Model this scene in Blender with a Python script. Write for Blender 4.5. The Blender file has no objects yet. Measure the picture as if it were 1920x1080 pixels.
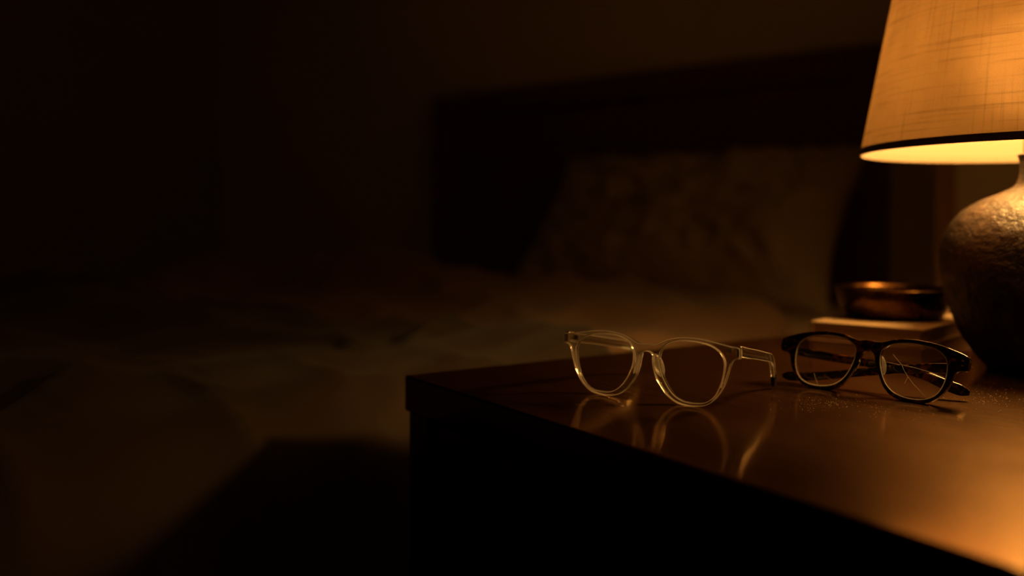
import bpy, bmesh, math, random
from mathutils import Vector, Matrix, noise
from math import radians as R, sin, cos, pi

# ------------------------------------------------------------------ camera, world, exposure
sc = bpy.context.scene
col = sc.collection
T = 0.60                       # height of the nightstand top
cam_d = bpy.data.cameras.new('camera')
cam = bpy.data.objects.new('camera', cam_d); col.objects.link(cam)
cam.location = (0, 0, T + 0.13)
cam.rotation_euler = (R(90), 0, 0)
cam_d.sensor_width = 36
cam_d.lens = 1700 / 1920 * 36
cam_d.shift_y = -127 / 1920
cam_d.clip_start = 0.02
cam_d.dof.use_dof = True
cam_d.dof.focus_distance = 0.645
cam_d.dof.aperture_fstop = 2.4
sc.camera = cam
w = bpy.data.worlds.new('night'); sc.world = w; w.use_nodes = True
w.node_tree.nodes['Background'].inputs[0].default_value = (0.004, 0.003, 0.002, 1)
w.node_tree.nodes['Background'].inputs[1].default_value = 0.2
vs = sc.view_settings
vs.view_transform = 'Standard'; vs.look = 'None'; vs.gamma = 1; vs.use_curve_mapping = False
vs.exposure = 0.0
sc.cycles.max_bounces = 16
sc.cycles.transmission_bounces = 14
sc.cycles.transparent_max_bounces = 16
sc.cycles.sample_clamp_indirect = 60.0
BULB = 100.0                    # emission strength of the lamp's bulb

# ------------------------------------------------------------------ helpers: materials
class NT:
    def __init__(s, name):
        s.m = bpy.data.materials.new(name); s.m.use_nodes = True
        s.t = s.m.node_tree; s.t.nodes.clear()
        s.out = s.t.nodes.new('ShaderNodeOutputMaterial')
    def n(s, typ, **k):
        nd = s.t.nodes.new(typ)
        for a, v in k.items():
            if a.startswith('_'): setattr(nd, a[1:], v)
            else: nd.inputs[a.replace('__', ' ')].default_value = v
        return nd
    def l(s, a, b): s.t.links.new(a, b)
    def surf(s, sock): s.l(sock, s.out.inputs['Surface']); return s.m
    def coord(s, kind='Object', scale=(1, 1, 1), rot=(0, 0, 0)):
        c = s.n('ShaderNodeTexCoord'); mp = s.n('ShaderNodeMapping')
        mp.inputs['Scale'].default_value = scale; mp.inputs['Rotation'].default_value = rot
        s.l(c.outputs[kind], mp.inputs[0]); return mp.outputs[0]
    def noise(s, vec, scale=5, detail=4, rough=.5, dist=0):
        t = s.n('ShaderNodeTexNoise'); t.inputs['Scale'].default_value = scale; t.inputs['Detail'].default_value = detail
        t.inputs['Roughness'].default_value = rough; t.inputs['Distortion'].default_value = dist
        s.l(vec, t.inputs['Vector']); return t.outputs[0]
    def ramp(s, fac, stops):
        r = s.n('ShaderNodeValToRGB'); e = r.color_ramp.elements
        while len(e) < len(stops): e.new(.5)
        for i, (p, c) in enumerate(stops):
            e[i].position = p; e[i].color = (c[0], c[1], c[2], 1) if not isinstance(c, (int, float)) else (c, c, c, 1)
        s.l(fac, r.inputs[0]); return r.outputs[0]
    def bump(s, h, strength=.2, dist=.001):
        b = s.n('ShaderNodeBump'); b.inputs['Strength'].default_value = strength; b.inputs['Distance'].default_value = dist
        s.l(h, b.inputs['Height']); return b.outputs[0]
    def mul(s, a, b, fac=1.0):
        m = s.n('ShaderNodeMix', _data_type='RGBA', _blend_type='MULTIPLY'); m.inputs[0].default_value = fac
        s.l(a, m.inputs[6]); s.l(b, m.inputs[7]); return m.outputs[2]
    def pbsdf(s, color=None, rough=.5, metal=0., **k):
        p = s.n('ShaderNodeBsdfPrincipled')
        if isinstance(color, tuple): p.inputs['Base Color'].default_value = (*color, 1)
        elif color is not None: s.l(color, p.inputs['Base Color'])
        if isinstance(rough, (int, float)): p.inputs['Roughness'].default_value = rough
        else: s.l(rough, p.inputs['Roughness'])
        p.inputs['Metallic'].default_value = metal
        for a, v in k.items():
            i = p.inputs[a.replace('__', ' ')]
            if hasattr(v, 'links') or hasattr(v, 'is_linked'): s.l(v, i)
            else: i.default_value = v
        return p

def fabric(name, c1, c2, scale=60, bump=.3):
    t = NT(name); v = t.coord('Object')
    n1 = t.noise(v, scale * .06, 5, .6); n2 = t.noise(v, scale * 14, 2, .6)
    c = t.ramp(n1, [(.3, c1), (.7, c2)])
    return t.surf(t.pbsdf(c, .9, Normal=t.bump(n2, bump, .0006), Sheen__Weight=.15).outputs[0])

def wood(name, c1, c2, rough, grain=(3, 40, 40), spec=.5, coat=0., bump=.12, coat_rough=.17, tint=(1, .72, .48)):
    t = NT(name); v = t.coord('Object', grain)
    n1 = t.noise(v, 3.0, 6, .6, .6); n2 = t.noise(t.coord('Object', tuple(4 * g for g in grain)), 5, 4, .6)
    n3 = t.noise(t.coord('Object'), 9, 5, .6)
    c = t.ramp(n1, [(.3, c1), (.7, c2)])
    r = t.ramp(n3, [(.3, rough * .9), (.7, rough * 1.12)])
    p = t.pbsdf(c, r, Normal=t.bump(n2, bump, .0005), Coat__Weight=coat, Coat__Roughness=coat_rough)
    p.inputs['Specular IOR Level'].default_value = spec
    p.inputs['Specular Tint'].default_value = (*tint, 1)
    p.inputs['Coat Tint'].default_value = (1, .9, .8, 1)
    return t.surf(p.outputs[0])

M = {}
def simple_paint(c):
    t = NT('dimmed_wall_paint')
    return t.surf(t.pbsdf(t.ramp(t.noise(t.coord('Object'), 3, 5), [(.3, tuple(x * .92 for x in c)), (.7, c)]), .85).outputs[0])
M['wall'] = (lambda t: t.surf(t.pbsdf(t.ramp(t.noise(t.coord('Object'), 3, 5), [(.3, (.82, .74, .60)), (.7, (.86, .78, .63))]), .85,
             Normal=t.bump(t.noise(t.coord('Object'), 180, 3), .15, .001)).outputs[0]))(NT('wall_paint'))
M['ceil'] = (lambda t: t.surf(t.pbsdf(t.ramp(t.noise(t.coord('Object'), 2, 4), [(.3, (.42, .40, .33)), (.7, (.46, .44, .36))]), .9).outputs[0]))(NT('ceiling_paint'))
M['wall_dimmed'] = simple_paint((.36, .27, .17))  # wall paint with the dimness of the left side put into its colour
M['floor'] = wood('floor_wood', (.035, .018, .008), (.07, .035, .016), .4, (2, 30, 30))
def varnished(name, c1, c2, grain, tint, sharp, broad):
    """oiled wood under an amber varnish: diffuse grain plus a broad and a tighter gloss"""
    t = NT(name)
    n1 = t.noise(t.coord('Object', grain), 3.0, 6, .6, .6)
    n2 = t.noise(t.coord('Object', tuple(4 * g for g in grain)), 5, 4, .6); n3 = t.noise(t.coord('Object'), 11, 5, .6)
    nrm = t.bump(n2, .10, .0005)
    df = t.n('ShaderNodeBsdfDiffuse'); t.l(t.ramp(n1, [(.3, c1), (.7, c2)]), df.inputs[0]); t.l(nrm, df.inputs['Normal'])
    cur = df.outputs[0]
    for (rough, wt) in (broad, sharp):
        g = t.n('ShaderNodeBsdfGlossy'); g.inputs[0].default_value = (*tint, 1); t.l(nrm, g.inputs['Normal'])
        t.l(t.ramp(n3, [(.3, rough * .9), (.7, rough * 1.12)]), g.inputs['Roughness'])
        f = t.n('ShaderNodeFresnel'); f.inputs[0].default_value = 1.45
        m = t.n('ShaderNodeMath', _operation='MULTIPLY'); t.l(f.outputs[0], m.inputs[0]); m.inputs[1].default_value = wt
        mx = t.n('ShaderNodeMixShader'); t.l(m.outputs[0], mx.inputs[0]); t.l(cur, mx.inputs[1]); t.l(g.outputs[0], mx.inputs[2]); cur = mx.outputs[0]
    return t.surf(cur)
M['top'] = varnished('nightstand_wood', (.015, .0048, .0014), (.031, .0098, .0028), (2.2, 26, 26), (1.0, .66, .38), (.10, .80), (.33, .34))
M['body'] = wood('nightstand_body_wood', (.045, .016, .006), (.08, .03, .011), .42, (26, 26, 2.2))
M['headwood'] = wood('headboard_wood', (.14, .055, .024), (.22, .088, .038), .5, (2, 26, 26))
M['trimwood'] = wood('trim_wood', (.45, .29, .16), (.58, .38, .21), .5, (26, 26, 2))
M['linen'] = fabric('pillow_linen', (.48, .40, .28), (.55, .46, .32))
M['duvet'] = fabric('duvet_cotton', (.225, .14, .078), (.28, .175, .098))
M['added_dark'] = fabric('added_dark_cloth', (.045, .03, .018), (.065, .043, .025), 90, .5)  # cloth of an added blanket, near black to imitate the dark left side
M['sheet'] = fabric('sheet_cotton', (.62, .48, .33), (.70, .55, .38))

def clear_plastic(name, milk, rough, see=0.):
    t = NT(name)
    p = t.pbsdf((1.0, .985, .96), rough, IOR=1.49)
    p.inputs['Transmission Weight'].default_value = 1.0
    tr = t.n('ShaderNodeBsdfTranslucent'); tr.inputs[0].default_value = (.95, .9, .83, 1)
    df = t.n('ShaderNodeBsdfDiffuse'); df.inputs[0].default_value = (.95, .9, .83, 1)
    m1 = t.n('ShaderNodeMixShader'); m1.inputs[0].default_value = .5; t.l(tr.outputs[0], m1.inputs[1]); t.l(df.outputs[0], m1.inputs[2])
    m2 = t.n('ShaderNodeMixShader'); m2.inputs[0].default_value = milk; t.l(p.outputs[0], m2.inputs[1]); t.l(m1.outputs[0], m2.inputs[2])
    if not see: return t.surf(m2.outputs[0])
    tp = t.n('ShaderNodeBsdfTransparent')
    m3 = t.n('ShaderNodeMixShader'); m3.inputs[0].default_value = see; t.l(m2.outputs[0], m3.inputs[1]); t.l(tp.outputs[0], m3.inputs[2])
    return t.surf(m3.outputs[0])
M['silicone'] = clear_plastic('clear_silicone', .26, .15)
M['edge_glint'] = clear_plastic('clear_acetate_edge_glint', .88, .12)  # milky bevels, painting bright glint lines along the clear edges
M['lens_edge'] = clear_plastic('lens_edge_glint', .85, .2)  # milky ring standing in for the light caught by the lens edge
M['clear'] = clear_plastic('clear_acetate', .004, .025, .18)
def lens_mat():
    t = NT('thin_lens')
    f = t.n('ShaderNodeFresnel'); geo = t.n('ShaderNodeNewGeometry')          # a thin pane: same reflectance from both sides
    io = t.n('ShaderNodeMapRange'); io.inputs[3].default_value = 1.5; io.inputs[4].default_value = 1 / 1.5
    t.l(geo.outputs['Backfacing'], io.inputs[0]); t.l(io.outputs[0], f.inputs[0])
    tr = t.n('ShaderNodeBsdfTransparent'); tr.inputs[0].default_value = (.97, .97, .965, 1)
    g = t.n('ShaderNodeBsdfGlossy'); g.inputs['Roughness'].default_value = .01; g.inputs[0].default_value = (.9, .9, .9, 1)
    mx = t.n('ShaderNodeMixShader'); t.l(f.outputs[0], mx.inputs[0]); t.l(tr.outputs[0], mx.inputs[1]); t.l(g.outputs[0], mx.inputs[2])
    return t.surf(mx.outputs[0])
M['lens'] = lens_mat()

def tortoise():
    t = NT('tortoiseshell_acetate')
    v = t.coord('Object', (1, 1, 1))
    n = t.noise(v, 130, 3, .55, 1.2)
    c = t.ramp(n, [(.40, (.006, .0028, .0015)), (.55, (.022, .007, .002)), (.66, (.26, .075, .012)), (.78, (.05, .014, .003))])
    p = t.pbsdf(c, .12, IOR=1.5, Coat__Weight=.6, Coat__Roughness=.04)
    return t.surf(p.outputs[0])
M['tort'] = tortoise()
def simple(name, c, rough, metal=0., **k):
    t = NT(name); v = t.coord('Object'); n = t.noise(v, 90, 3)
    return t.surf(t.pbsdf(t.ramp(n, [(.3, tuple(x * .9 for x in c)), (.7, c)]), rough, metal, **k).outputs[0])
M['steel'] = simple('hinge_steel', (.75, .70, .62), .22, 1.)
M['blacktip'] = simple('black_rubber', (.008, .007, .006), .25)
M['crack'] = clear_plastic('crack_edge', .97, .1)
M['wire'] = simple('harp_brass', (.5, .36, .16), .35, 1.)
M['dust'] = simple('dust', (.75, .62, .48), .7)
M['cover1'] = fabric('book_cloth_tan', (.36, .25, .14), (.44, .31, .18), 80, .2)
M['cover2'] = fabric('book_cloth_brown', (.16, .075, .032), (.21, .10, .042), 80, .2)
def pages_mat():
    t = NT('book_pages'); v = t.coord('Object', (4, 4, 1500))
    n = t.noise(v, 1.0, 3)
    return t.surf(t.pbsdf(t.ramp(n, [(.3, (.40, .29, .17)), (.7, (.58, .43, .26))]), .85, Normal=t.bump(n, .5, .0004)).outputs[0])
M['pages'] = pages_mat()
def bowl_mat():
    t = NT('aged_brass'); v = t.coord('Object')
    n = t.noise(v, 60, 4); n2 = t.noise(v, 260, 3)
    return t.surf(t.pbsdf(t.ramp(n, [(.3, (.05, .024, .008)), (.7, (.12, .06, .019))]), t.ramp(n2, [(.3, .20), (.7, .32)]), 1.,
                  Normal=t.bump(n, .25, .0012)).outputs[0])
M['bowl'] = bowl_mat()
def vase_mat():
    t = NT('dark_stoneware'); v = t.coord('Object')
    n = t.noise(v, 22, 6, .62, .5); n2 = t.noise(v, 110, 5, .65); n3 = t.noise(t.coord('Object', (60, 60, 7)), 1, 4)
    c = t.ramp(n, [(.3, (.006, .0035, .002)), (.5, (.014, .0075, .004)), (.68, (.055, .026, .011))])
    c2 = t.mul(c, t.ramp(n3, [(.3, .7), (.7, 1.2)]), .6)
    ad = t.n('ShaderNodeMath', _operation='ADD'); t.l(n, ad.inputs[0]); t.l(n2, ad.inputs[1])
    return t.surf(t.pbsdf(c2, t.ramp(n2, [(.3, .32), (.7, .55)]), Normal=t.bump(ad.outputs[0], .8, .0045)).outputs[0])
M['vase'] = vase_mat()
def shade_mat():
    t = NT('shade_linen')
    def band(sx, sy, sc_, det, lo, hi, a, b):
        return t.ramp(t.noise(t.coord('UV', (sx, sy, 1)), sc_, det, .6), [(lo, a), (hi, b)])
    hslub = band(9, 330, 1, 3, .28, .46, .72, 1.0)
    vslub = band(330, 8, 1, 3, .28, .46, .80, 1.0)
    blot = band(26, 18, 1, 4, .3, .7, .86, 1.05)
    fine = band(1500, 1500, 1, 1, .3, .7, .88, 1.05)
    k = t.mul(t.mul(hslub, vslub), t.mul(blot, fine))
    def tint(c):
        rgb = t.n('ShaderNodeRGB'); rgb.outputs[0].default_value = (*c, 1); return t.mul(rgb.outputs[0], k)
    nrm = t.bump(k, .35, .0006)
    tr = t.n('ShaderNodeBsdfTranslucent'); t.l(tint((.098, .058, .024)), tr.inputs[0]); t.l(nrm, tr.inputs['Normal'])
    df = t.n('ShaderNodeBsdfDiffuse'); t.l(tint((.46, .35, .22)), df.inputs[0]); t.l(nrm, df.inputs['Normal'])
    di = t.n('ShaderNodeBsdfDiffuse'); di.inputs[0].default_value = (.56, .42, .33, 1)          # pale lining on the inside
    geo = t.n('ShaderNodeNewGeometry')
    dm = t.n('ShaderNodeMixShader'); t.l(geo.outputs['Backfacing'], dm.inputs[0]); t.l(df.outputs[0], dm.inputs[1]); t.l(di.outputs[0], dm.inputs[2])
    rf = t.n('ShaderNodeBsdfRefraction'); t.l(tint((.30, .20, .11)), rf.inputs[0]); rf.inputs['IOR'].default_value = 1.25; rf.inputs['Roughness'].default_value = .62
    m0 = t.n('ShaderNodeMixShader'); m0.inputs[0].default_value = .03; t.l(tr.outputs[0], m0.inputs[1]); t.l(rf.outputs[0], m0.inputs[2])
    m1 = t.n('ShaderNodeMixShader'); m1.inputs[0].default_value = .5; t.l(m0.outputs[0], m1.inputs[1]); t.l(dm.outputs[0], m1.inputs[2])
    return t.surf(m1.outputs[0])
M['shade'] = shade_mat()
M['liner'] = simple('shade_liner', (.8, .68, .5), .8)
M['tape'] = fabric('shade_trim_tape', (.20, .155, .11), (.26, .20, .15), 120, .2)
def bulb_mat():
    t = NT('bulb_glow'); e = t.n('ShaderNodeEmission'); e.inputs[0].default_value = (1.0, .50, .125, 1); e.inputs[1].default_value = BULB
    return t.surf(e.outputs[0])
M['bulb'] = bulb_mat()

# ------------------------------------------------------------------ helpers: geometry
def link(name, me, mat, parent=None, loc=None, rot=None):
    if isinstance(me, bmesh.types.BMesh):
        m = bpy.data.meshes.new(name); me.to_mesh(m); me.free(); me = m
    o = bpy.data.objects.new(name, me); col.objects.link(o)
    if mat is not None:
        me.materials.clear(); me.materials.append(M[mat])
    if parent: o.parent = parent
    if loc: o.location = loc
    if rot: o.rotation_euler = rot
    return o
def tag(o, label, cat, group=None, kind=None):
    if label: o['label'] = label
    if cat: o['category'] = cat
    if group: o['group'] = group
    if kind: o['kind'] = kind
    return o
def empty(name, loc, rz=0):
    o = bpy.data.objects.new(name, None); col.objects.link(o); o.empty_display_size = .02
    o.location = loc; o.rotation_euler = (0, 0, rz); return o
def smooth(me, ang=35):
    for p in me.polygons: p.use_smooth = True
    me.set_sharp_from_angle(angle=R(ang))
def smo(o, ang=35): smooth(o.data, ang); return o
def crisp(o):
    """box with rounded edges: big faces stay flat"""
    for p in o.data.polygons: p.use_smooth = True
    m = o.modifiers.new('weighted', 'WEIGHTED_NORMAL'); m.weight = 100; m.keep_sharp = False
    return o
def box(x0, x1, y0, y1, z0, z1, bev=0, seg=2):
    bm = bmesh.new(); bmesh.ops.create_cube(bm, size=1)
    for v in bm.verts:
        v.co = Vector((x0 if v.co.x < 0 else x1, y0 if v.co.y < 0 else y1, z0 if v.co.z < 0 else z1))
    if bev: bmesh.ops.bevel(bm, geom=list(bm.edges), offset=bev, segments=seg, profile=.5, affect='EDGES')
    return bm
def lathe(prof, n=96, uv=False, closed=False):
    """revolve a list of (r, z); closed joins last to first (a ring)"""
    bm = bmesh.new(); rings = []
    for (r, z) in prof:
        if r < 1e-6: rings.append([bm.verts.new((0, 0, z))])
        else: rings.append([bm.verts.new((r * cos(2 * pi * i / n), r * sin(2 * pi * i / n), z)) for i in range(n)])
    L = bm.loops.layers.uv.new('UVMap') if uv else None
    pairs = list(zip(rings, rings[1:])) + ([(rings[-1], rings[0])] if closed else [])
    for k, (a, b) in enumerate(pairs):
        for i in range(n):
            j = (i + 1) % n
            if len(a) == 1 and len(b) == 1: continue
            if len(a) == 1: f = bm.faces.new((a[0], b[j], b[i]))
            elif len(b) == 1: f = bm.faces.new((a[i], a[j], b[0]))
            else: f = bm.faces.new((a[i], a[j], b[j], b[i]))
            if L:
                for lp in f.loops:
                    co = lp.vert.co; t = math.atan2(co.y, co.x)
                    if i == n - 1 and t < 0.01 - pi / n * 0 and lp.vert in (a[j] if len(a) > 1 else None, b[j] if len(b) > 1 else None): t = 2 * pi
                    elif t < 0: t += 2 * pi
                    lp[L].uv = (t * .13, co.z)
    bmesh.ops.recalc_face_normals(bm, faces=bm.faces)
    return bm
def spline(pts, n=8, closed=True):
    """centripetal-ish Catmull-Rom through 2D/3D points"""
    P = [Vector(p) for p in pts]; N = len(P); out = []
    rng = range(N) if closed else range(N - 1)
    for i in rng:
        if closed: p0, p1, p2, p3 = P[i - 1], P[i], P[(i + 1) % N], P[(i + 2) % N]
        else: p0, p1, p2, p3 = P[max(i - 1, 0)], P[i], P[i + 1], P[min(i + 2, N - 1)]
        d01 = max((p1 - p0).length, 1e-9) ** .5; d12 = max((p2 - p1).length, 1e-9) ** .5; d23 = max((p3 - p2).length, 1e-9) ** .5
        m1 = (p2 - p1) * 1.0; m2 = (p2 - p1) * 1.0
        if (p1 - p0).length > 1e-9: m1 = d12 * ((p1 - p0) / d01 - (p2 - p0) / (d01 + d12) + (p2 - p1) / d12)
        if (p3 - p2).length > 1e-9: m2 = d12 * ((p2 - p1) / d12 - (p3 - p1) / (d12 + d23) + (p3 - p2) / d23)
        for k in range(n):
            t = k / n; t2 = t * t; t3 = t2 * t
            out.append(p1 * (2 * t3 - 3 * t2 + 1) + m1 * (t3 - 2 * t2 + t) + p2 * (-2 * t3 + 3 * t2) + m2 * (t3 - t2))
    if not closed: out.append(P[-1])
    return out
def plate(loops, depth, bevel, seg=2):
    """solid plate from 2D loops in mm (holes allowed): x right, z up, front face at y=0, back at y=depth"""
    cu = bpy.data.curves.new('outline', 'CURVE'); cu.dimensions = '2D'; cu.fill_mode = 'BOTH'
    for lp in loops:
        s = cu.splines.new('POLY'); s.points.add(len(lp) - 1); s.use_cyclic_u = True
        for p, q in zip(s.points, lp): p.co = (q[0], q[1], 0, 1)
    cu.extrude = depth / 2 - bevel; cu.bevel_depth = bevel; cu.bevel_resolution = seg; cu.offset = -bevel
    o = bpy.data.objects.new('outline', cu); col.objects.link(o)
    dg = bpy.context.evaluated_depsgraph_get()
    me = bpy.data.meshes.new_from_object(o.evaluated_get(dg))
    bpy.data.objects.remove(o); bpy.data.curves.remove(cu)
    bm = bmesh.new(); bm.from_mesh(me); bpy.data.meshes.remove(me)
    bmesh.ops.remove_doubles(bm, verts=bm.verts, dist=.012)
    for v in bm.verts:
        x, y, z = v.co; v.co = Vector((x, depth / 2 - z, y)) * .001
    bmesh.ops.recalc_face_normals(bm, faces=bm.faces)
    return bm
def sweep(path, hs, ths, n=14, pw=.55):
    """rounded bar along 3D path (mm); hs = heights, ths = thickness per point"""
    bm = bmesh.new(); rings = []
    P = [Vector(p) for p in path]
    side = None
    for i, p in enumerate(P):
        d = (P[min(i + 1, len(P) - 1)] - P[max(i - 1, 0)]).normalized()
        up = Vector((0, 0, 1)) if abs(d.z) < .93 else Vector((0, 1, 0))
        s = d.cross(up).normalized() if side is None else (side - d * side.dot(d)).normalized()
        side = s; u = s.cross(d).normalized()
        ring = []
        for k in range(n):
            a = 2 * pi * k / n; c, q = cos(a), sin(a)
            ring.append(bm.verts.new((p + s * math.copysign(abs(c) ** pw, c) * ths[i] / 2 + u * math.copysign(abs(q) ** pw, q) * hs[i] / 2) * .001))
        rings.append(ring)
    for a, b in zip(rings, rings[1:]):
        for k in range(n): bm.faces.new((a[k], a[(k + 1) % n], b[(k + 1) % n], b[k]))
    bm.faces.new(list(reversed(rings[0]))); bm.faces.new(rings[-1])
    bmesh.ops.recalc_face_normals(bm, faces=bm.faces)
    return bm
def ellipsoid(c, r, rot=(0, 0, 0), sub=3):
    bm = bmesh.new(); bmesh.ops.create_icosphere(bm, subdivisions=sub, radius=1)
    m = Matrix.Translation(Vector(c) * .001) @ (Matrix.Rotation(rot[2], 4, 'Z') @ Matrix.Rotation(rot[1], 4, 'Y') @ Matrix.Rotation(rot[0], 4, 'X')) @ Matrix.Diagonal((r[0] * .001, r[1] * .001, r[2] * .001, 1))
    bm.transform(m); return bm
def cyl(p, q, r, n=16):
    p, q = Vector(p), Vector(q); d = q - p
    bm = bmesh.new(); bmesh.ops.create_cone(bm, cap_ends=True, segments=n, radius1=r, radius2=r, depth=d.length)
    bm.transform(Matrix.Translation((p + q) / 2) @ d.to_track_quat('Z', 'Y').to_matrix().to_4x4()); return bm
def lerp(a, b, t): return a + (b - a) * t

# ------------------------------------------------------------------ the room (turned 40 degrees to the view, as the bed is)
TH = R(40)
def room(r, b, z=0): return (r * cos(TH) + b * sin(TH), -r * sin(TH) + b * cos(TH), z)
RR = (0, 0, -TH)
R0, R1, B0, B1, HC = -3.6, .38, -2.2, 2.26, 2.35
def struct(name, bm, mat): return tag(link(name, bm, mat, rot=RR), None, None, kind='structure')
tag(struct('floor', box(R0, R1, B0, B1, -.06, 0), 'floor'), 'dark wooden bedroom floor under the bed', 'floor')
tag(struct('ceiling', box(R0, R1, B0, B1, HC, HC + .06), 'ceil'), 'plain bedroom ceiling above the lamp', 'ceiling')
tag(struct('wall_back', box(R0, R1, B1, B1 + .08, -.06, HC + .06), 'wall'), 'dim beige wall behind the headboard and lamp', 'wall')
tag(struct('wall_left', box(R0 - .08, R0, B0 - .08, B1 + .08, -.06, HC + .06), 'wall_dimmed'), 'wall on the far side of the bed, shade put into its colour', 'wall')
tag(struct('wall_right', box(R1, R1 + .08, B0 - .08, B1 + .08, -.06, HC + .06), 'wall'), 'wall on the lamp side of the room', 'wall')
tag(struct('wall_front', box(R0, R1, B0 - .08, B0, -.06, HC + .06), 'wall'), 'wall at the foot end of the bed', 'wall')
tag(struct('wall_added', box(-.4335, R1, 1.75, B1, -.02, HC + .02), 'wall'), 'added wall face behind the lamp, jutting out to catch its light', 'wall')  # added wall block, brought close so that the lamp brightens it
tag(struct('trim_added', box(-.471, -.4335, 1.755, 1.78, 0, HC, .003), 'trimwood'), 'added upright trim board behind the bowl, standing in for a lit strip', 'trim')  # added board, pale wood to imitate a lit strip of wall
tag(struct('baseboard_back', box(R0, -.4335, B1 - .016, B1, 0, .1, .003), 'trimwood'), 'wooden baseboard along the wall behind the bed', 'baseboard')

# ------------------------------------------------------------------ bed
bx0, bx1, by0, by1 = -2.13, -.655, .16, 2.16           # mattress extents in room coordinates
bed = empty('bed_frame', (0, 0, 0), -TH)
tag(bed, 'dark wooden bed frame with tall panelled headboard behind the pillow', 'bed')
hb0, hb1, hz = -2.17, -.70, T + .545
for x in (hb0, hb1 - .07):
    crisp(link('headboard_post', box(x, x + .07, 2.17, 2.235, 0, hz, .006), 'headwood', bed))
crisp(link('headboard_rail', box(hb0 + .07, hb1 - .07, 2.172, 2.23, hz - .075, hz, .006), 'headwood', bed))
crisp(link('headboard_rail', box(hb0 + .07, hb1 - .07, 2.172, 2.23, .25, .33, .006), 'headwood', bed))
np_ = 4; x0_, x1_ = hb0 + .07, hb1 - .07
for k in range(np_):
    a = lerp(x0_, x1_, k / np_); b = lerp(x0_, x1_, (k + 1) / np_)
    crisp(link('headboard_panel', box(a + .002, b - .002, 2.186, 2.222, .33, hz - .075, .004), 'headwood', bed))
for x in (bx0 - .02, bx1 - .005):
    crisp(link('side_rail', box(x, x + .025, by0 - .02, 2.17, .16, .28, .004), 'headwood', bed))
crisp(link('foot_rail', box(bx0 + .005, bx1 - .005, by0 - .02, by0 + .005, .16, .28, .004), 'headwood', bed))
for x in (bx0 + .04, bx1 - .1):
    crisp(link('leg', box(x, x + .06, by0 + .03, by0 + .09, 0, .16, .004), 'headwood', bed))
link('slat_base', box(bx0 + .005, bx1 - .005, by0 + .005, 2.17, .18, .205), 'headwood', bed)
mt = crisp(link('mattress', box(bx0, bx1, by0, by1, .207, .535, .05, 4), 'sheet', rot=RR))
tag(mt, 'thick mattress in a plain sheet on the dark bed frame', 'mattress')

def cover(t0, t1, lift, hem_z, N, fringe=0.):
    """bedding lying over the mattress and hanging down its near (right) side; same folds for every layer"""
    bm = bmesh.new()
    cross = []                                    # (r, z, nr, nz) outline across the bed, from the hanging hem inwards
    edge = bx1 + .018; topz = .572
    for k in range(15): cross.append((edge, lerp(hem_z, topz - .07, k / 14), 1, 0))
    for k in range(1, 10):
        a = k / 9 * pi / 2; cross.append((edge - .07 + .07 * cos(a), topz - .07 + .07 * sin(a), cos(a), sin(a)))
    for k in range(1, 60): cross.append((lerp(edge - .07, bx0 + .05, k / 59), topz, 0, 1))
    grid = []
    for i in range(N + 1):
        t = lerp(t0, t1, i / N); row = []
        for j, (r, z, nr, nz) in enumerate(cross):
            s = j * .028
            top = nz; inside = max(0, min(1, (edge - r) / .35)); side = 1 - top
            f = .030 * noise.noise(Vector((t * 3.1, s * 2.6, 1.7))) * (0.5 + top)
            f += .016 * noise.noise(Vector((t * 9 + .8 * s, s * 3.0 + 2, 5.1)))
            f += .010 * (1 - abs(noise.noise(Vector((t * 6 - s * 2.5, s * 5, 9.2))))) ** 4 * (1 + top)
            f = f * (1 - .6 * side) + side * .008 * sin(t * 26 + 2 * noise.noise(Vector((t * 3, s, 0)))) * (1 - min(1, j / 15))
            f += .052 * math.exp(-((t - (1.42 - .08 * inside)) / .14) ** 2) * top * inside
            f = max(f, -.012 if side < .5 else -.004)
            f = min(f, .012) if side > .5 else f
            f += lift
            hem = min(1, (1.54 - t) / .05)
            if hem < 1: f = f * hem - .018 * (1 - hem) * top
            row.append(bm.verts.new((r + nr * f, t, z + nz * f)))
        grid.append(row)
    for a, b in zip(grid, grid[1:]):
        for j in range(len(a) - 1): bm.faces.new((a[j], a[j + 1], b[j + 1], b[j]))
    bmesh.ops.recalc_face_normals(bm, faces=bm.faces)
    return bm
dv = link('duvet', cover(.20, 1.54, 0, .16, 120), 'duvet', rot=RR); smooth(dv.data, 80)
md = dv.modifiers.new('thick', 'SOLIDIFY'); md.thickness = .022; md.offset = -1
tag(dv, 'rumpled beige duvet folded back on the bed below the pillow', 'duvet')
tw = link('added_dark_blanket', cover(.19, .96, .0075, .20, 90), 'added_dark', rot=RR); smooth(tw.data, 80)
md = tw.modifiers.new('thick', 'SOLIDIFY'); md.thickness = .006; md.offset = -1
tag(tw, 'added dark blanket over the bed side, its colour standing in for deep shade', 'blanket')

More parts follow.
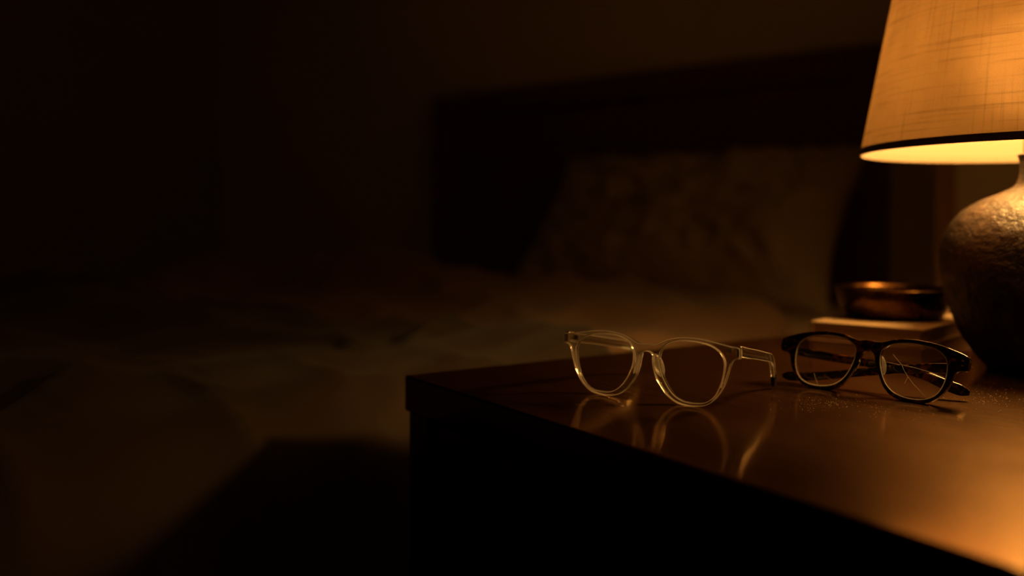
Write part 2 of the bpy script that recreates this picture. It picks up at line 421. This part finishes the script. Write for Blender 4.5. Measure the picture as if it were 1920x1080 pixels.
def pillow(W, H, TK, seed):
    bm = bmesh.new(); nx, ny = 56, 36; sheets = []
    for sgn in (1, -1):
        rows = []
        for j in range(ny + 1):
            v = -1 + 2 * j / ny; row = []
            for i in range(nx + 1):
                u = -1 + 2 * i / nx
                pin = (1 - .075 * (1 - abs(v) ** 2.2) * abs(u) ** 3)
                piv = (1 - .10 * (1 - abs(u) ** 2.2) * abs(v) ** 3)
                x, y = u * W / 2 * pin, v * H / 2 * piv
                th = TK / 2 * ((1 - abs(u) ** 3.0) * (1 - abs(v) ** 3.0)) ** .55 * (1 + .18 * (-v))
                edge = max(abs(u), abs(v))
                wr = noise.noise(Vector((u * 3.2 + seed, v * 2.4, sgn * 2.0))) * .034 + (1 - abs(noise.noise(Vector((u * 5 + v * 3, v * 4 - u * 2 + seed, 3 + sgn))))) ** 5 * .036
                z = sgn * (th + wr * (1 - edge ** 6) * (th > .002)) if edge < 1 else 0
                row.append(bm.verts.new((x, y, z)))
            rows.append(row)
        for a, b in zip(rows, rows[1:]):
            for i in range(nx):
                q = (a[i], a[i + 1], b[i + 1], b[i]); bm.faces.new(q if sgn > 0 else tuple(reversed(q)))
    bmesh.ops.remove_doubles(bm, verts=bm.verts, dist=1e-5)
    return bm
pl = empty('pillow', room(-1.115, 1.955, T + .120), 0)
pl.rotation_euler = (Matrix.Rotation(-TH, 3, 'Z') @ Matrix.Rotation(R(52), 3, 'X')).to_euler()
smo(link('pillow_case', pillow(.86, .46, .17, 3.3), 'linen', pl), 70)
pl['label'] = 'plump beige linen pillow leaning on the dark headboard'; pl['category'] = 'pillow'

# ------------------------------------------------------------------ nightstand
NA = math.atan2(-.836, .549)
ns = empty('nightstand', (-.0905, .762, 0), NA)
tag(ns, 'dark polished wooden nightstand with a drawer carrying the lamp and glasses', 'nightstand')
NX, NY = .66, .60
crisp(link('top', box(0, NX, 0, NY, T - .030, T, .0022, 3), 'top', ns))
for x in (.0006, NX - .0326):
    crisp(link('side_panel', box(x, x + .032, .004, NY - .006, .10, T - .031, .0015), 'body', ns))
link('back_panel', box(.036, NX - .036, NY - .02, NY - .008, .12, T - .031), 'body', ns)
link('bottom_panel', box(.036, NX - .036, .012, NY - .021, .12, .138), 'body', ns)
for z0, z1 in ((.345, T - .036), (.145, .339)):
    d = crisp(link('drawer', box(.039, NX - .039, .010, .030, z0, z1, .0015), 'body', ns))
    bmk = lathe([(0, -.002), (.007, -.002), (.006, .008), (.012, .014), (.013, .019), (.009, .023), (0, .024)], 24)
    bmk.transform(Matrix.Translation((NX / 2 + .14, .010, (z0 + z1) / 2 - .02)) @ Matrix.Rotation(R(90), 4, 'X'))
    smo(link('knob', bmk, 'wire', d))
for x in (.006, NX - .046):
    for y in (.008, NY - .05):
        crisp(link('leg', box(x, x + .04, y, y + .04, 0, .10, .002), 'body', ns))

# ------------------------------------------------------------------ books and bowl
def book(corner_px, L, W, H, z, cover, label):
    """closed hardback: local x runs along its short side, y along its long side"""
    cx, cy, ang = corner_px
    b = empty('book', (cx, cy, z), ang)
    crisp(link('cover_board', box(0, L, 0, W, 0, .0025, .0006), cover, b))
    crisp(link('cover_board', box(0, L, 0, W, H - .0025, H, .0006), cover, b))
    crisp(link('spine', box(0, .0028, 0, W, .0025, H - .0025), cover, b))
    link('page_block', box(.003, L - .0035, .0035, W - .0035, .0025, H - .0025), 'pages', b)
    tag(b, label, 'book', 'books under the bowl'); return b
def stack_corner(px, d, ang, L, W):
    """ang: direction of the long side from the near corner; short side runs to the left of it"""
    X = (px - 960) / 1700 * d
    lo = Vector((sin(ang), cos(ang))); sh = Vector((-cos(ang), sin(ang)))
    far = Vector((X, d)) + sh * L                     # left-most corner is the local origin
    return (far.x, far.y, -ang)
BK = R(41)
book(stack_corner(1733, .800, BK, .106, .165), .106, .165, .0165, T, 'cover2', 'small brown hardback book, lower of the two under the bowl')
book(stack_corner(1731, .803, BK + .03, .104, .162), .104, .162, .0165, T + .0166, 'cover1', 'small tan hardback book directly under the metal bowl')
bowl = empty('bowl', (.380, .903, T + .0332))
pr = [(0, 0), (.038, 0), (.0425, .0012), (.0492, .009), (.0533, .019), (.0552, .0285), (.0556, .0292), (.0548, .0296), (.0538, .0288), (.0515, .019), (.047, .0095), (.041, .0042), (.02, .0028), (0, .0026)]
smo(link('bowl_body', lathe(spline([Vector((r, z)) for r, z in pr], 4, False), 96), 'bowl', bowl), 60)
ring = [(.0552 + .0011 * cos(2 * pi * k / 10), .0292 + .0011 * sin(2 * pi * k / 10)) for k in range(10)]
smo(link('rim', lathe(ring, 96, closed=True), 'bowl', bowl), 80)
tag(bowl, 'shallow aged brass bowl standing on the stacked books', 'bowl')

# ------------------------------------------------------------------ table lamp
lamp = empty('table_lamp', (.459, .78, T))
tag(lamp, 'glowing table lamp with linen cone shade and dark stoneware vase base', 'lamp')
prof = [(0, 0), (.043, 0), (.0452, .0012), (.0475, .0045), (.0583, .0171), (.0668, .0323), (.0752, .0529), (.0805, .0713), (.0830, .0905), (.0822, .1085), (.0772, .1225), (.067, .1360), (.051, .1470), (.033, .1545), (.0238, .1600), (.0205, .1665), (.0195, .178), (.0205, .184), (.0212, .187), (0, .188)]
vb = lathe(spline([Vector(p) for p in prof], 6, False), 128)
for v in vb.verts:
    rr = math.hypot(v.co.x, v.co.y)
    if rr > .022 and v.co.z > .003:
        k = noise.noise(v.co * 38) * .0011 + noise.noise(v.co * 120) * .00045
        v.co.x *= 1 + k / rr; v.co.y *= 1 + k / rr
smo(link('vase_base', vb, 'vase', lamp), 70)
smo(link('socket', lathe([(0, .186), (.014, .186), (.017, .189), (.017, .204), (.0145, .207), (.0145, .211), (0, .211)], 32), 'wire', lamp), 40)
bz = .288
bulb_prof = [(0, .2115), (.013, .2115), (.0155, .2155)] + [(.045 * sin(a), .2565 - .045 * cos(a)) for a in [R(24 + 156 * k / 12) for k in range(12)]] + [(0, .3015)]
smo(link('bulb', lathe(bulb_prof, 20), 'bulb', lamp), 80)
r0, z0, r1, z1 = .149, .1895, .1137, .373
def cone(rb, zb, rt, zt, th, n=160, m=12, uv=True):
    pr = [(lerp(rb, rt, k / m), lerp(zb, zt, k / m)) for k in range(m + 1)]
    pi_ = [(r - th, z) for r, z in reversed(pr)]
    return lathe(pr + pi_, n, uv, closed=True)
sh = smo(link('lamp_shade', lathe([(lerp(r0, r1, k / 12), lerp(z0, z1, k / 12)) for k in range(13)], 160, True), 'shade', lamp), 60)
tape_h = .0056
sl = (r1 - r0) / (z1 - z0)
smo(link('shade_trim', lathe([(r0 + .0009, z0 - .0006), (r0 + .0009 + sl * tape_h, z0 + tape_h), (r0 - .0009 + sl * tape_h, z0 + tape_h), (r0 - .0009, z0 - .0006)], 160, closed=True), 'tape', sh), 40)
smo(link('shade_trim', lathe([(r1 + .0009 - sl * tape_h, z1 - tape_h), (r1 + .0009, z1 + .0006), (r1 - .0009, z1 + .0006), (r1 - .0009 - sl * tape_h, z1 - tape_h)], 160, closed=True), 'tape', sh), 40)
hw = bmesh.new()
for k in range(3):
    a = 2 * pi * k / 3 + .5
    c = cyl((.012 * cos(a), .012 * sin(a), .362), ((r1 - .0005) * cos(a), (r1 - .0005) * sin(a), .369), .0014, 8)
    smo(link('spider_arm', c, 'wire', lamp))
smo(link('finial', lathe([(0, .355), (.013, .355), (.013, .367), (.008, .371), (.006, .382), (0, .385)], 24), 'wire', lamp))
for s in (-1, 1):
    hp = spline([Vector((s * .016, 0, 215)) * 1 if 0 else Vector((s * 17, 0, 205)), Vector((s * 50, 0, 226)), Vector((s * 58, 0, 270)), Vector((s * 40, 0, 330)), Vector((s * 10, 0, 357))], 6, False)
    smo(link('harp', sweep(hp, [2.6] * len(hp), [2.6] * len(hp), 8, 1.0), 'wire', lamp))

# ------------------------------------------------------------------ eyeglasses
def mirror(pts): return [(-x, y) for x, y in reversed(pts)]
def full_outline(half, n=8):
    """half: right half of the outer contour from the bottom of the bridge round to the top of the bridge"""
    pts = list(half) + [(-x, y) for x, y in reversed(half) if x > 1e-6]
    return [tuple(p) for p in spline([Vector(p) for p in pts], n)]
def tilted(bm, tilt):
    bm.transform(Matrix.Rotation(-tilt, 4, 'X')); return bm
def scaled(loop, k):
    cx = sum(p[0] for p in loop) / len(loop); cy = sum(p[1] for p in loop) / len(loop)
    return [(cx + (p[0] - cx) * k, cy + (p[1] - cy) * k) for p in loop]

def glint_edges(o, axis=None):
    """give the narrow bevelled edges of a clear part a pale material that paints on their glints"""
    o.data.materials.append(M['edge_glint'])
    for p in o.data.polygons:
        if .25 < abs(p.normal.y) < .93: p.material_index = 1
    return o
def lens_edge(loop, y, tilt, parent):
    P = [Vector((x, y, z)) for x, z in loop]; P.append(P[0].copy())
    return smo(link('lens_edge', tilted(sweep(P, [.55] * len(P), [.8] * len(P), 6, 1.0), tilt), 'lens_edge', parent), 70)
# ---- clear pair, temples open
g1 = empty('eyeglasses', (.0954, .6521, T + .0003), -R(36.26))
tag(g1, 'clear transparent eyeglasses standing open near the nightstand edge', 'eyeglasses', 'eyeglasses on the nightstand')
half = [(0, 35), (3.0, 34.4), (4.6, 32.6), (4.6, 29.5), (5.6, 23.4), (8.0, 16.5), (11.5, 11.5), (16.2, 6.0), (22.5, 1.8), (29.5, .1), (38, 0), (47.2, 2.2), (54.4, 8.3), (59.7, 16.9), (62.6, 25.5), (64.2, 31.2), (65.9, 34.4), (68.6, 35.5), (70.4, 35.8), (70.9, 36.6), (70.9, 42.2), (70.2, 43.2), (63, 44.1), (53, 45.9), (39, 47.6), (26, 47.3), (16.5, 45), (10.5, 42.2), (6.6, 40.8), (0, 40.8)]
hole = [(25, 44.4), (38.5, 44.6), (49.8, 42.5), (56.4, 38.2), (59.2, 33), (59, 26.5), (56.8, 17.2), (52.8, 9.2), (46.6, 4.3), (37, 2.7), (28.2, 3.6), (21.4, 7.6), (15.4, 15.4), (11.6, 23.8), (10.6, 32), (12.7, 38), (17.6, 42.2)]
hs = [tuple(p) for p in spline([Vector(p) for p in hole], 8)]
T1 = R(3)
fr = smo(link('front_frame', tilted(plate([full_outline(half), hs, mirror(hs)], 4.2, .72, 1), T1), 'clear', g1), 22)
glint_edges(fr)
for lp in (hs, mirror(hs)):
    bm = plate([scaled(lp, .992)], 1.2, 0); bm.transform(Matrix.Translation((0, .0015, 0)))
    ln = smo(link('lens', tilted(bm, T1), 'lens', g1), 30)
for s in (1, -1):
    pad = ellipsoid((s * 8.2, 6.6, 25.5), (1.5, 4.2, 8.6), (R(6), s * R(-21), s * R(-28)))
    smo(link('nose_pad', pad, 'silicone', g1), 80)
    # temple: straight arm, then the bend over the ear
    ctrl = [(68.9, 7.4, 40.4), (68.0, 22, 37.4), (66, 44, 33.6), (63.4, 66, 29.4), (61.2, 82, 26.4), (59.9, 90, 24.0), (59.1, 95, 19.6), (58.7, 97.5, 14.5), (58.4, 99, 10.2)]
    P = spline([Vector((s * x, y, z)) for x, y, z in ctrl], 5, False); n = len(P)
    H_ = [lerp(7.4, 6.4, min(1, i / (n * .55))) if i < n * .55 else lerp(6.4, 5.2, (i - n * .55) / (n * .45)) for i in range(n)]
    tm = smo(link('temple', sweep(P, H_, [3.2] * n, 16, .42), 'clear', g1), 40)
    tm.data.materials.append(M['edge_glint'])  # pale corner faces paint a glint along the temple
    for i, p in enumerate(tm.data.polygons):
        if p.index < (n - 1) * 16 and (p.index % 16) in (2, 5, 10, 13): p.material_index = 1
    tp = spline([Vector((s * x, y, z)) for x, y, z in [(58.4, 99.0, 10.1), (58.2, 100.0, 6.6), (58.1, 100.7, 3.8), (58.0, 101.2, 1.4)]], 3, False)
    tipo = smo(link('temple_tip', sweep(tp, [5.2, 5.2, 5.2, 5.2, 5.1, 5.0, 4.8, 4.4, 3.4, 1.9], [3.4, 3.4, 3.4, 3.4, 3.4, 3.4, 3.2, 2.9, 2.2, 1.2]), 'blacktip', tm), 50)
    tipo['label'] = 'black tip of the temple'
    hx = s * .0690
    hg = crisp(link('hinge', box(hx - .0016, hx + .0016, .0046, .0071, .0366, .0440, .0005), 'steel', tm)); hg['label'] = 'small steel hinge'
    crisp(link('hinge_plate', box(hx - s * .0072 - .0022, hx - s * .0072 + .0022, .0066, .0074, .0385, .0418, .0002), 'steel', tm))
    for dx in (-6.2, -8.2):
        rv = cyl((hx + s * dx * .001, .0062, .0402), (hx + s * dx * .001, .0078, .0402), .0006, 12)
        smo(link('rivet', rv, 'steel', hg))

# ---- tortoiseshell pair, folded
g2 = empty('eyeglasses', (.2594, .6724, T + .0008), -R(47))
tag(g2, 'dark tortoiseshell eyeglasses folded up, one lens cracked, in front of the books', 'eyeglasses', 'eyeglasses on the nightstand')
half = [(0, 33.6), (3.2, 32.2), (5.2, 29.4), (6.0, 26), (8.3, 20.5), (11.0, 14.5), (14.4, 8.4), (18.5, 4), (23.5, 1.2), (32, -.3), (41, 0), (49.5, 1.9), (55.5, 7), (60.2, 14), (62.4, 20.2), (63.8, 24.0), (67.0, 25.6), (70.6, 26.1), (71.8, 27.2), (72.3, 33.2), (71.4, 36.0), (68.5, 37.7), (61.0, 40.2), (52.5, 42.6), (42, 44.4), (31, 45), (19.2, 43.8), (11.5, 41.3), (7.5, 40.7), (0, 41.4)]
hole = [(10.2, 35.2), (16.4, 39.7), (27, 42), (39.2, 41.5), (50, 39), (56.2, 34), (58.1, 28), (57.0, 15.5), (52.4, 6.9), (45.2, 2.9), (34, 2.0), (23.6, 4.4), (16.4, 10), (11.6, 19), (9.4, 28.5)]
hs = [tuple(p) for p in spline([Vector(p) for p in hole], 8)]
T2 = R(18)
crisp(link('front_frame', tilted(plate([full_outline(half), hs, mirror(hs)], 4.4, 1.0, 4), T2), 'tort', g2))
lens2 = []
for lp in (hs, mirror(hs)):
    bm = plate([scaled(lp, .992)], 1.2, 0); bm.transform(Matrix.Translation((0, .0012, 0)))
    lens2.append(smo(link('lens', tilted(bm, T2), 'lens', g2), 30))
    lens_edge(scaled(lp, .990), .6, T2, lens2[-1])
def crack(pts, wd, parent):
    P = [Vector((x, 1.0, z)) for x, z in pts]
    o = link('crack', tilted(sweep(P, [wd] * len(P), [.22] * len(P), 6, 1.0), T2), 'crack', parent); return smo(o)
crack([(18.6, 32.6), (21.6, 29.4), (25.8, 25.6), (28.2, 21.6), (31.5, 17.4), (36.2, 12.6), (39.4, 10.1), (45.8, 4.6)], .20, lens2[0])
crack([(25.8, 25.6), (36, 24.6), (47.5, 22.6), (56.5, 20.4)], .16, lens2[0])
crack([(31.5, 17.4), (29.6, 12.4)], .10, lens2[0])
crack([(-40.6, 11.2), (-38.8, 7.2), (-37.4, 5.4), (-36.2, 3.0)], .18, lens2[1])
for s in (1, -1):
    pad = ellipsoid((s * 9.2, 12.8, 21.5), (1.4, 3.8, 7.6), (R(-10), s * R(-22), s * R(-26)))
    smo(link('nose_pad', pad, 'silicone', g2), 80)
# folded temples: the right one lies nearer the frame, the left one crosses behind it
def fold(s, ctrl, hts):
    P = spline([Vector((s * x, y, z)) for x, y, z in ctrl], 6, False); n = len(P)
    k = len(hts) - 1; H_ = []
    for i in range(n):
        q = i / (n - 1) * k; j = min(int(q), k - 1); H_.append(lerp(hts[j], hts[j + 1], q - j))
    th = [3.6] * n
    for e, f in ((n - 1, .35), (n - 2, .7), (n - 3, .9)): H_[e] *= f; th[e] *= f
    tm = smo(link('temple', sweep(P, H_, th, 16), 'tort', g2), 45)
    hg = crisp(link('hinge', box(s * .0688 - .002, s * .0688 + .002, .0132, .0172, .0275, .0335, .0004), 'steel', tm))
    hg['label'] = 'small steel hinge'
    return tm
fold(1, [(69.2, 17.8, 28.4), (63.0, 19.4, 25.2), (42, 20.0, 22.4), (18, 20.0, 18.6), (-12, 18.6, 12.6), (-38, 15.4, 7.4), (-56, 12.0, 5.0), (-71, 9.6, 4.0)], [7.6, 7.4, 6.8, 6.4, 6.2, 6.4, 7.0, 7.8])
fold(-1, [(69.2, 17.6, 27.6), (63.5, 21, 24.0), (45, 25.2, 21.4), (20, 27.6, 19.8), (-10, 29.4, 18.2), (-32, 31.2, 14.8), (-48, 33.4, 9.2), (-63, 35.6, 4.8)], [7.6, 7.4, 6.8, 6.4, 6.2, 6.6, 8.0, 9.0])
for s in (1, -1):
    for z in (.0296, .0330):
        rv = cyl((s * .0672, -.0002, z), (s * .0688, -.0002, z), .0005, 10); rv.transform(Matrix.Translation((0, 0, 0)))
        smo(link('rivet', tilted(rv, T2), 'steel', g2))

# ------------------------------------------------------------------ dust on the nightstand
random.seed(4)
db = bmesh.new()
def speck(x, y, r):
    m = bmesh.ops.create_icosphere(db, subdivisions=1, radius=r)
    bmesh.ops.scale(db, verts=m['verts'], vec=(1, 1, .6)); bmesh.ops.translate(db, verts=m['verts'], vec=(x, y, T + r * .4))
def px_ground(px, py):
    d = 1700 * .13 / (py - 413); return ((px - 960) / 1700 * d, d)
for (cx, cy, sx, sy, n) in ((1545, 758, 40, 6, 150), (1855, 742, 32, 13, 150), (1690, 775, 60, 8, 30), (1140, 757, 40, 5, 20)):
    for _ in range(n):
        x, y = px_ground(random.gauss(cx, sx), random.gauss(cy, sy)); speck(x, y, random.uniform(.00012, .00030))
tag(link('dust', db, 'dust'), 'fine pale dust specks scattered around the folded glasses', 'dust', kind='stuff')
